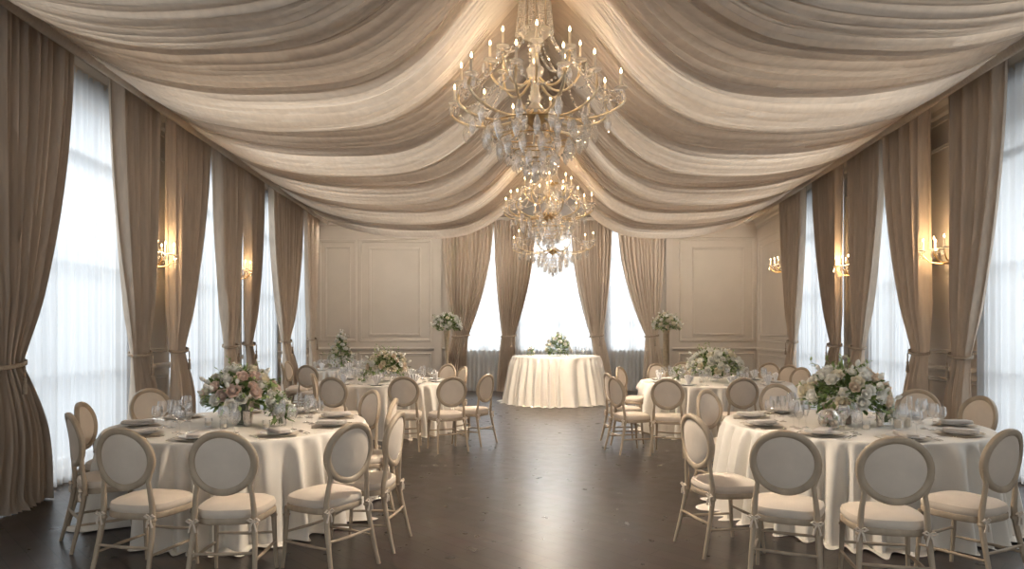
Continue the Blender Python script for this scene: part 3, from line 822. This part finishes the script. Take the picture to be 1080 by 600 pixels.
arrangement(6, .05, -.1, vase_prof(.05, .1), 'glass', 'rounded greenery and white rose posy on the lone skirted table',
            .14, .27, .32, 26, ['white', 'cream', 'white'], 23, size=1.05, nleaf=420, nbud=20, sprig=14)
# small side flowers
def smallpot(name, ti, dx, dy, prof, m, label, cat, c, rx, rz, n, pal, seed, nleaf=40, size=1., sprig=3, group=None, nbud=3):
    cx, cy, R, H = TC[ti]
    root = empty(name, (cx+dx, cy+dy, H+.006), 0, label, cat, group)
    MB().lathe(prof, 24).build('vase', m, root)
    return bouquet(root, c, rx, rz, n, pal, seed, size=size, nleaf=nleaf, nbud=nbud, sprig=sprig)
globe = [(0, 0), (.04, 0), (.045, .004), (.078, .04), (.09, .08), (.08, .12), (.058, .15), (.052, .16), (.049, .16), (.055, .148), (.076, .119), (.086, .08), (.075, .042), (.042, .008), (0, .008)]
smallpot('globe_vase', 2, -.36, -.38, globe, 'glass', 'clear glass globe filled with blush roses near the cloth front', 'vase', .045, .05, .075, 9, ['blush', 'white', 'peach'], 31, 14, .8, 1)
smallpot('bud_vase', 1, .40, -.16, vase_prof(.042, .11), 'glass', 'clear tumbler holding one pink rose and tall white greenery beside dark vase', 'vase', .1, .085, .16, 7, ['blush', 'white', 'white'], 37, 60, 1., 4)
smallpot('bud_vase', 2, .27, -.08, vase_prof(.04, .10), 'glass', 'clear tumbler with green leaves and white buds beside the beige vase', 'vase', .08, .07, .09, 4, ['white', 'cream'], 41, 40, .9, 3)
smallpot('bud_vase', 3, -.29, -.34, vase_prof(.035, .08), 'glass', 'small jar of dark leaves and one white bloom on apricot bouquet table', 'vase', .08, .07, .1, 2, ['white'], 43, 50, .9, 4)
smallpot('bud_vase', 6, -.55, -.18, vase_prof(.035, .07), 'glass', 'small jar of green leaves at one end of the skirted cake table', 'vase', .07, .07, .12, 3, ['white'], 47, 40, .9, 4)
smallpot('bud_vase', 4, -.55, .08, vase_prof(.035, .08), 'glass', 'small jar of white blooms at the aisle edge of white dome bouquet table', 'vase', .08, .09, .14, 5, ['white'], 53, 30, 1., 3)
# cups, votives and candles
def cup(ti, dx, dy, label, r=.035, h=.11, m='silver', name='silver_cup', cat='cup', group=None):
    cx, cy, R, H = TC[ti]
    o = MB().lathe([(0, 0), (r*.8, 0), (r*.85, .004), (r*.8, h*.1), (r, h*.5), (r*1.02, h), (r*.95, h), (r*.92, h*.5), (0, h*.2)], 20).build(name, m)
    o.location = (cx+dx, cy+dy, H+.006); return tag(o, label, cat, group)
cup(1, .12, -.17, 'polished silver cup standing in front of the dark vase', .04, .13)
cup(2, -.15, -.14, 'polished silver cup on the aisle side of the beige vase', .042, .13)
cup(2, .15, -.2, 'slim silver cup in front of the clear leaf tumbler', .032, .12)
def votive(ti, dx, dy, label, r=.032, h=.07):
    cx, cy, R, H = TC[ti]
    root = empty('votive_candle', (cx+dx, cy+dy, H+.006), 0, label, 'candle holder', 'glass votive candles')
    MB().lathe(vase_prof(r, h, .003), 18).build('glass_holder', 'glass', root)
    MB().lathe([(0, .006), (r-.008, .006), (r-.008, h*.5), (.002, h*.5), (.001, h*.5+.012), (0, h*.5+.012)], 14).build('candle', 'candle', root)
votive(1, -.03, -.3, 'short glass votive nearest the camera on the dark vase table')
votive(1, .33, -.32, 'short glass votive toward the aisle on the dark vase table')
votive(1, -.2, -.2, 'short glass votive toward the windows on the dark vase table')
votive(2, .22, -.34, 'taller glass candle holder before the leaf tumbler on glass globe table', .036, .15)
votive(2, .38, -.2, 'taller glass candle holder toward the windows on glass globe table', .034, .14)
votive(2, -.05, -.36, 'short glass votive centred before the beige vase')
votive(3, .25, -.3, 'short glass votive toward the aisle on the apricot bouquet table')
votive(4, -.3, -.35, 'short glass votive toward the aisle on the white dome bouquet table')
for i, (dx, dy, kd) in enumerate(((.45, -.2, 'wine'), (.58, -.1, 'water'), (.36, -.35, 'flute'), (.7, .1, 'wine'))):
    cx, cy, R, H = TC[6]
    lb = ['tall wine glass beside the posy on the skirted cake table', 'short goblet among glasses on the skirted cake table', 'slim flute in front of glasses on the skirted cake table', 'tall wine glass near the far rim of the skirted cake table'][i]
    K[kd].place((cx+dx, cy+dy, H+.003), 0, lb, 'glasses on the skirted cake table')
# menu cards on the two near tables
def menu():
    m = MB(); m.box((0, 0, .001), (.10, .17, .002)); return m.build('menu_card', 'menu', smooth=False)
KM = Kind('menu_card', 'card', menu)
KM.place((-2.36+.16, 5.96-.72, .7525), .5, 'pale card lying on cloth before the silver cup, dark vase table', 'cards')
KM.place((2.955+.36, 5.96-.66, .7525), -.4, 'pale card lying on the cloth near the camera, glass globe table', 'cards')
# pedestal stands
def stand(x, y, prof, m, label, seed, nm):
    root = empty('flower_stand', (x, y, 0), 0, label, 'flower stand', 'tall flower stands')
    MB().lathe(prof, 24).build('pedestal', m, root)
    bouquet(root, 1.66, .33, .30, 34, ['white', 'white', 'cream'], seed, size=1.25, nleaf=340, nbud=16, sprig=8)
stand(-1.56, 16.4, [(0, 0), (.16, 0), (.16, .03), (.035, .06), (.025, .3), (.03, .8), (.05, 1.2), (.075, 1.5), (.08, 1.56), (.065, 1.56), (0, 1.5)], 'gold', 'white flower ball on a tapering gold stand before the end curtain', 61, 'a')
stand(3.70, 16.4, [(0, 0), (.15, 0), (.15, .03), (.075, .06), (.075, 1.5), (.09, 1.52), (.09, 1.57), (.07, 1.57), (0, 1.52)], 'gold', 'white flower ball on a straight gold column before the end curtain', 67, 'b')

# ------------------------------------------------------------------ chandeliers and sconces
mb = MB(); mb.lathe([(0, .012), (.004, .008), (.009, -.006), (.012, -.022), (.008, -.04), (0, -.052)], 6); o = mb.build('crystal_drop', 'clear', angle=20); DROP = o.data; bpy.data.objects.remove(o)
mb = MB(); mb.lathe([(0, 0), (.006, .004), (.0085, .014), (.006, .028), (.001, .042), (0, .043)], 8); o = mb.build('flame', 'flame'); FLAME = o.data; bpy.data.objects.remove(o)
mb = MB(); mb.lathe([(0, 0), (.0105, 0), (.0105, .105), (.004, .108), (0, .108)], 10); o = mb.build('candle', 'candle'); CANDLE = o.data; bpy.data.objects.remove(o)
mb = MB(); mb.lathe([(0, -.02), (.012, -.018), (.016, -.004), (.05, .006), (.054, .012), (.05, .012), (.02, .004), (.014, .02), (0, .02)], 14); o = mb.build('candle_cup', 'crystal'); CUPM = o.data; bpy.data.objects.remove(o)
def inst(name, data, parent, loc, sc=1., rz=0):
    o = bpy.data.objects.new(name, data); COL.objects.link(o); o.parent = parent; o.location = loc; o.scale = (sc, sc, sc); o.rotation_euler = (0, 0, rz); return o
def arm(root, a, pts, r, m='crystal', s=1., ch=1.):
    ca, sa = math.cos(a), math.sin(a)
    P = [Vector((x*ca, x*sa, z)) for x, z in pts]
    # refine with catmull
    Q = []
    for i in range(len(P)-1):
        p0 = P[max(i-1, 0)]; p1 = P[i]; p2 = P[i+1]; p3 = P[min(i+2, len(P)-1)]
        for t in (0, .25, .5, .75): Q.append(.5*((2*p1)+(p2-p0)*t+(2*p0-5*p1+4*p2-p3)*t*t+(3*p1-p0-3*p2+p3)*t**3))
    Q.append(P[-1])
    mb = MB(); mb.tube(Q, r, 8); o = mb.build('arm', m, root)
    e = P[-1]+Vector((0, 0, .018))
    inst('candle_cup', CUPM, o, e, s)
    inst('candle', CANDLE, o, e+Vector((0, 0, .015*s)), s*ch)
    inst('flame', FLAME, o, e+Vector((0, 0, .015*s+.109*s*ch)), s)
    return o, e
def garland(root, a, b, sag, n=18, r=.012):
    mb = MB()
    for i in range(n):
        t = (i+.5)/n; p = a.lerp(b, t)-Vector((0, 0, sag*4*t*(1-t)))
        mb.lathe([(0, r), (r*.8, r*.4), (r*.8, -r*.4), (0, -r)], 6, p)
    mb.tube([a.lerp(b, i/8)-Vector((0, 0, sag*4*(i/8)*(1-i/8))) for i in range(9)], .0012, 4)
    mb.build('bead_garland', 'crystal', root, angle=20)
def chandelier(loc, label, n1, R1, n2, R2, top, sc=1., lead=0):
    root = empty('chandelier', loc, 0, label, 'chandelier', 'crystal chandeliers')
    # z = 0 at the hub where the lower arms start
    MB().lathe([(0, -.10), (.03, -.09), (.07, -.05), (.10, -.01), (.10, .02), (.06, .05), (.035, .09), (.05, .13), (.035, .18), (.03, .26), (.065, .32), (.07, .36), (.04, .40), (.025, .46), (.045, .52), (.02, .58), (.012, .62), (.012, top-.06), (0, top-.06)], 20).build('stem', 'crystal', root)
    MB().lathe([(.0, -.12), (.02, -.11), (.06, -.075), (.115, -.035), (.12, -.015), (.09, -.02), (0, -.05)], 20).build('hub', 'brass', root)
    MB().lathe([(0, top-.07), (.03, top-.065), (.06, top-.03), (.11, top-.012), (.12, top), (0, top)], 24).build('ceiling_rose', 'brass', root)
    MB().lathe([(.0, .60), (.10, .62), (.14, .66), (.13, .67), (.05, .635), (0, .63)], 16).build('crown', 'crystal', root)
    ends = []
    for k in range(n1):
        a = 2*PI*(k+.5)/n1; rr = R1*(1 if k % 2 else .88); dz = .0 if k % 2 else .05
        o, e = arm(root, a, [(.07, .02), (.2, -.05), (rr*.6, -.07), (rr*.88, -.03), (rr*1.04, .05), (rr, .12+dz)], .0115, 'gilt'); ends.append(e)
        for q in range(2): inst('crystal_drop', DROP, root, e+Vector((math.cos(a+q*2.2-1)*.045, math.sin(a+q*2.2-1)*.045, -.03)), 1.5)
        for q in (.62, .85): inst('crystal_drop', DROP, root, Vector((math.cos(a)*rr*q, math.sin(a)*rr*q, -.10 if q < .7 else -.06)), 2.6)
    ends2 = []
    for k in range(n2):
        a = 2*PI*k/n2
        o, e = arm(root, a, [(.05, .28), (.14, .2), (R2*.7, .2), (R2*.95, .3), (R2, .41)], .010, 'gilt'); ends2.append(e)
        inst('crystal_drop', DROP, root, e+Vector((math.cos(a)*.05, math.sin(a)*.05, -.03)), 1.5)
    # garlands from the crown to the arms
    for k in range(n1):
        a = 2*PI*(k+.5)/n1
        if ends2:
            e2 = ends2[int((k+.5)*n2/n1) % n2]
            garland(root, e2+Vector((0, 0, -.02)), ends[k]+Vector((0, 0, -.01)), .10)
        garland(root, ends[k]+Vector((0, 0, -.02)), ends[(k+1) % n1]+Vector((0, 0, -.02)), .12, 14)
    for k in range(n2):
        a = 2*PI*(k+.5)/n2
        garland(root, Vector((math.cos(a)*.13, math.sin(a)*.13, .66)), ends2[k]+Vector((0, 0, .0)), .10, 18)
        garland(root, Vector((math.cos(a)*.12, math.sin(a)*.12, .66)), Vector((math.cos(a)*.12, math.sin(a)*.12, top-.05)), 0, 22, .013)
    for k in range(14):
        a = 2*PI*k/14; q = .10+.05*(k % 2)
        garland(root, Vector((math.cos(a)*.10, math.sin(a)*.10, top-.06)), Vector((math.cos(a)*q, math.sin(a)*q, .62)), 0, 24, .015)
    # lower basket of drops
    cnt = 0
    for (rr, z, n, s) in ((.40, -.15, 16, 2.6), (.29, -.24, 13, 2.6), (.17, -.33, 10, 2.5), (.07, -.39, 4, 2.6)):
        mb = MB(); mb.tube([(rr*math.cos(2*PI*k/24), rr*math.sin(2*PI*k/24), z+.03) for k in range(25)], .005, 6); mb.build('basket_ring', 'brass', root)
        for k in range(n):
            a = 2*PI*k/n; inst('crystal_drop', DROP, root, (rr*math.cos(a), rr*math.sin(a), z), s)
    for k in range(8):
        a = 2*PI*k/8; garland(root, Vector((math.cos(a)*.10, math.sin(a)*.10, -.05)), Vector((math.cos(a)*.30, math.sin(a)*.40, -.12)), .03, 12, .011)
    for k in range(6):
        a = 2*PI*k/6; garland(root, Vector((math.cos(a)*.40, math.sin(a)*.40, -.13)), Vector((math.cos(a)*.05, math.sin(a)*.05, -.44)), .03, 16, .012)
    MB().lathe([(0, -.55), (.012, -.545), (.034, -.52), (.034, -.49), (.012, -.465), (0, -.46)], 10).build('ball_finial', 'crystal', root, angle=20)
    root.scale = (sc, sc, sc)
    return root
C1 = (.185, 5.45, 3.29)
ch1 = chandelier(C1, 'largest crystal candle chandelier, nearest the camera under the canopy', 12, .68, 8, .36, ZC-C1[2])
ch2 = dup(ch1); ch2.location = (.56, 10.6, 3.36)
ch2['label'] = 'middle crystal candle chandelier hanging behind the largest one'
ch3 = chandelier((.80, 13.4, 3.15), 'smallest, lowest crystal chandelier before the end window sheer', 8, .82, 6, .34, ZC-3.15)

def sconce(sd, s, z, label):
    p = wp(sd, s, 0, z); rz = 0 if sd == 'L' else PI
    root = empty('wall_sconce', p, rz, label, 'wall lamp', 'brass candle sconces')   # +X points into the room
    rot = Matrix.Rotation(PI/2, 4, 'Y')
    mb = MB(); mb.lathe([(0, 0), (.055, 0), (.06, .012), (.04, .022), (.03, .03), (0, .035)], 16, (0, 0, 0), Matrix.Scale(1.7, 4, (0, 0, 1)) @ rot)
    mb.build('backplate', 'brass', root)
    mb = MB(); mb.tube([(.03, 0, 0), (.07, 0, -.05), (.06, 0, -.12), (.03, 0, -.16)], [.012, .016, .012, .004], 8); mb.build('scroll', 'brass', root)
    for a in (-70, -35, 0, 35, 70)[0:5]:
        ra = math.radians(a); L = .29 if abs(a) != 35 else .36
        o, e = arm(root, ra, [(.03, .0), (.10, -.07), (L*.75, -.06), (L, .03), (L, .06)], .009, 'brass', 1., 1.)
        inst('crystal_drop', DROP, root, e+Vector((.03*math.cos(ra), .03*math.sin(ra), -.03)), 1.3)
        inst('crystal_drop', DROP, root, e+Vector((.03*math.sin(ra), -.03*math.cos(ra), -.03)), 1.3)
    mb = MB(); mb.tube([(.03, 0, .05), (.06, 0, .14), (.05, 0, .22), (.03, 0, .27)], [.01, .008, .007, .004], 8); mb.build('finial', 'brass', root)
    for k, (y, zz) in enumerate(((-.03, .2), (.03, .2), (0, .24))): inst('crystal_drop', DROP, root, (.07, y, zz), 1.3)
    return root
SC = [('L', 8.68, 2.46, 'brass candle sconce glowing between curtains on the wall by the dark vase table'),
      ('L', 11.6, 2.52, 'brass candle sconce half hidden between curtains on the dark vase table wall'),
      ('R', 8.25, 2.46, 'largest brass candle sconce, on the wall by the glass globe table'),
      ('R', 11.12, 2.54, 'middle brass candle sconce on the wall by the glass globe table'),
      ('R', 15.0, 2.92, 'small brass candle sconce on the panelled wall near the far corner')]
for s in SC: sconce(*s)

# ------------------------------------------------------------------ lights
def area(name, loc, rot, sx, sy, power, col):
    l = bpy.data.lights.new(name, 'AREA'); l.shape = 'RECTANGLE'; l.size = sx; l.size_y = sy; l.energy = power; l.color = col
    o = bpy.data.objects.new(name, l); COL.objects.link(o); o.location = loc; o.rotation_euler = rot; return o
DAY = (.90, .96, 1.0)
OPEN = .55
for sd in 'LRF':          # fill through the added unscreened windows behind the camera, out of view
    for (s0, s1, z0, z1) in WIN[sd]:
        if sd != 'F' and s1 > 3: continue
        p = wp(sd, (s0+s1)/2, -.55, (z0+z1)/2)
        rot = {'L': Euler((0, -PI/2, 0)), 'R': Euler((0, PI/2, 0)), 'F': Euler((PI/2, 0, 0))}[sd]
        w, h = s1-s0+.3, z1-z0+.3
        sx, sy = (h, w) if sd in 'LR' else (w, h)
        area('fill_daylight', p, rot, sx, sy, OPEN*w*h, DAY)
# bright sky high outside the screened windows
def aim(name, loc, tgt, sx, sy, L, col):
    v = Vector(tgt)-Vector(loc); q = v.to_track_quat('-Z', 'Y').to_euler()
    return area(name, loc, q, sx, sy, L*PI*sx*sy, col)
SKY = 14
aim('sky_light', (-13.0, 10, 9.5), (0, 10.2, .6), 15, 5, SKY, DAY)
aim('sky_light', (14.0, 10, 9.5), (.8, 10.2, .6), 15, 5, SKY, DAY)
aim('sky_light', (.9, 26.5, 9.0), (.9, 13, .6), 9, 5, SKY*2.2, DAY)
# added fill lights, unseen above the fabric canopy, to brighten it and the room
CEIL = 1.0
for sg in (-1, 1):
    for k in range(1, 5):
        y = 3.2+k*2.6
        area('canopy_fill', (ridge(y)+sg*2.1, y, ZC-.01), (0, 0, 0), 2.6, 2.0, CEIL*PI*2.6*2.0, (1, .95, .87))
# added fill lights hidden behind the canopy hem, brightening the end wall
for k in range(6):
    area('end_wall_fill', (-4.0+k*1.85, 15.9, ZC-.01), (.35, 0, 0), .3, .3, 13, (1, .90, .78))
def point(name, loc, e, r, col=(1, .80, .58)):
    l = bpy.data.lights.new(name, 'POINT'); l.energy = e; l.shadow_soft_size = r; l.color = col
    o = bpy.data.objects.new(name, l); COL.objects.link(o); o.location = loc
bpy.context.view_layer.update()
for ch, e, b in ((ch1, .9, 0), (ch2, 1.3, 0), (ch3, 2.0, 0)):
    for o in ch.children_recursive:
        if o.name.startswith('flame'):
            point('candle_light', o.matrix_world @ Vector((0, 0, .02)), e, .012, (1, .70, .40))
def spot(name, loc, e):
    l = bpy.data.lights.new(name, 'SPOT'); l.energy = e; l.shadow_soft_size = .12; l.color = (1, .86, .70)
    l.spot_size = math.radians(146); l.spot_blend = .55
    o = bpy.data.objects.new(name, l); COL.objects.link(o); o.location = loc
spot('chandelier_fill', (C1[0], C1[1], C1[2]-.70), 120)  # added downward fill under each chandelier, apart from its candles
spot('chandelier_fill', (.56, 10.6, 2.66), 170)
spot('chandelier_fill', (.80, 13.4, 2.52), 90)
for sd, s, z, _ in SC: point('sconce_glow', wp(sd, s, .24, z+.16), 2 if s == 11.6 else 6, .05, (1, .68, .36))

w = bpy.data.worlds.new('World'); scn.world = w; w.use_nodes = True
bg = w.node_tree.nodes['Background']; bg.inputs[0].default_value = (.85, .93, 1, 1); bg.inputs[1].default_value = .6

# ------------------------------------------------------------------ camera
cam = bpy.data.cameras.new('Camera'); co = bpy.data.objects.new('Camera', cam); COL.objects.link(co)
co.location = (0, 0, 1.57); co.rotation_euler = (PI/2, 0, 0)
cam.sensor_width = 36; cam.lens = 24; cam.shift_y = 48/1080; cam.clip_start = .05
scn.camera = co
scn.view_settings.view_transform = 'Standard'; scn.view_settings.look = 'None'
scn.view_settings.gamma = 1; scn.view_settings.use_curve_mapping = False
scn.view_settings.exposure = 1.3
scn.cycles.transparent_max_bounces = 24; scn.cycles.max_bounces = 10; scn.cycles.sample_clamp_indirect = 6
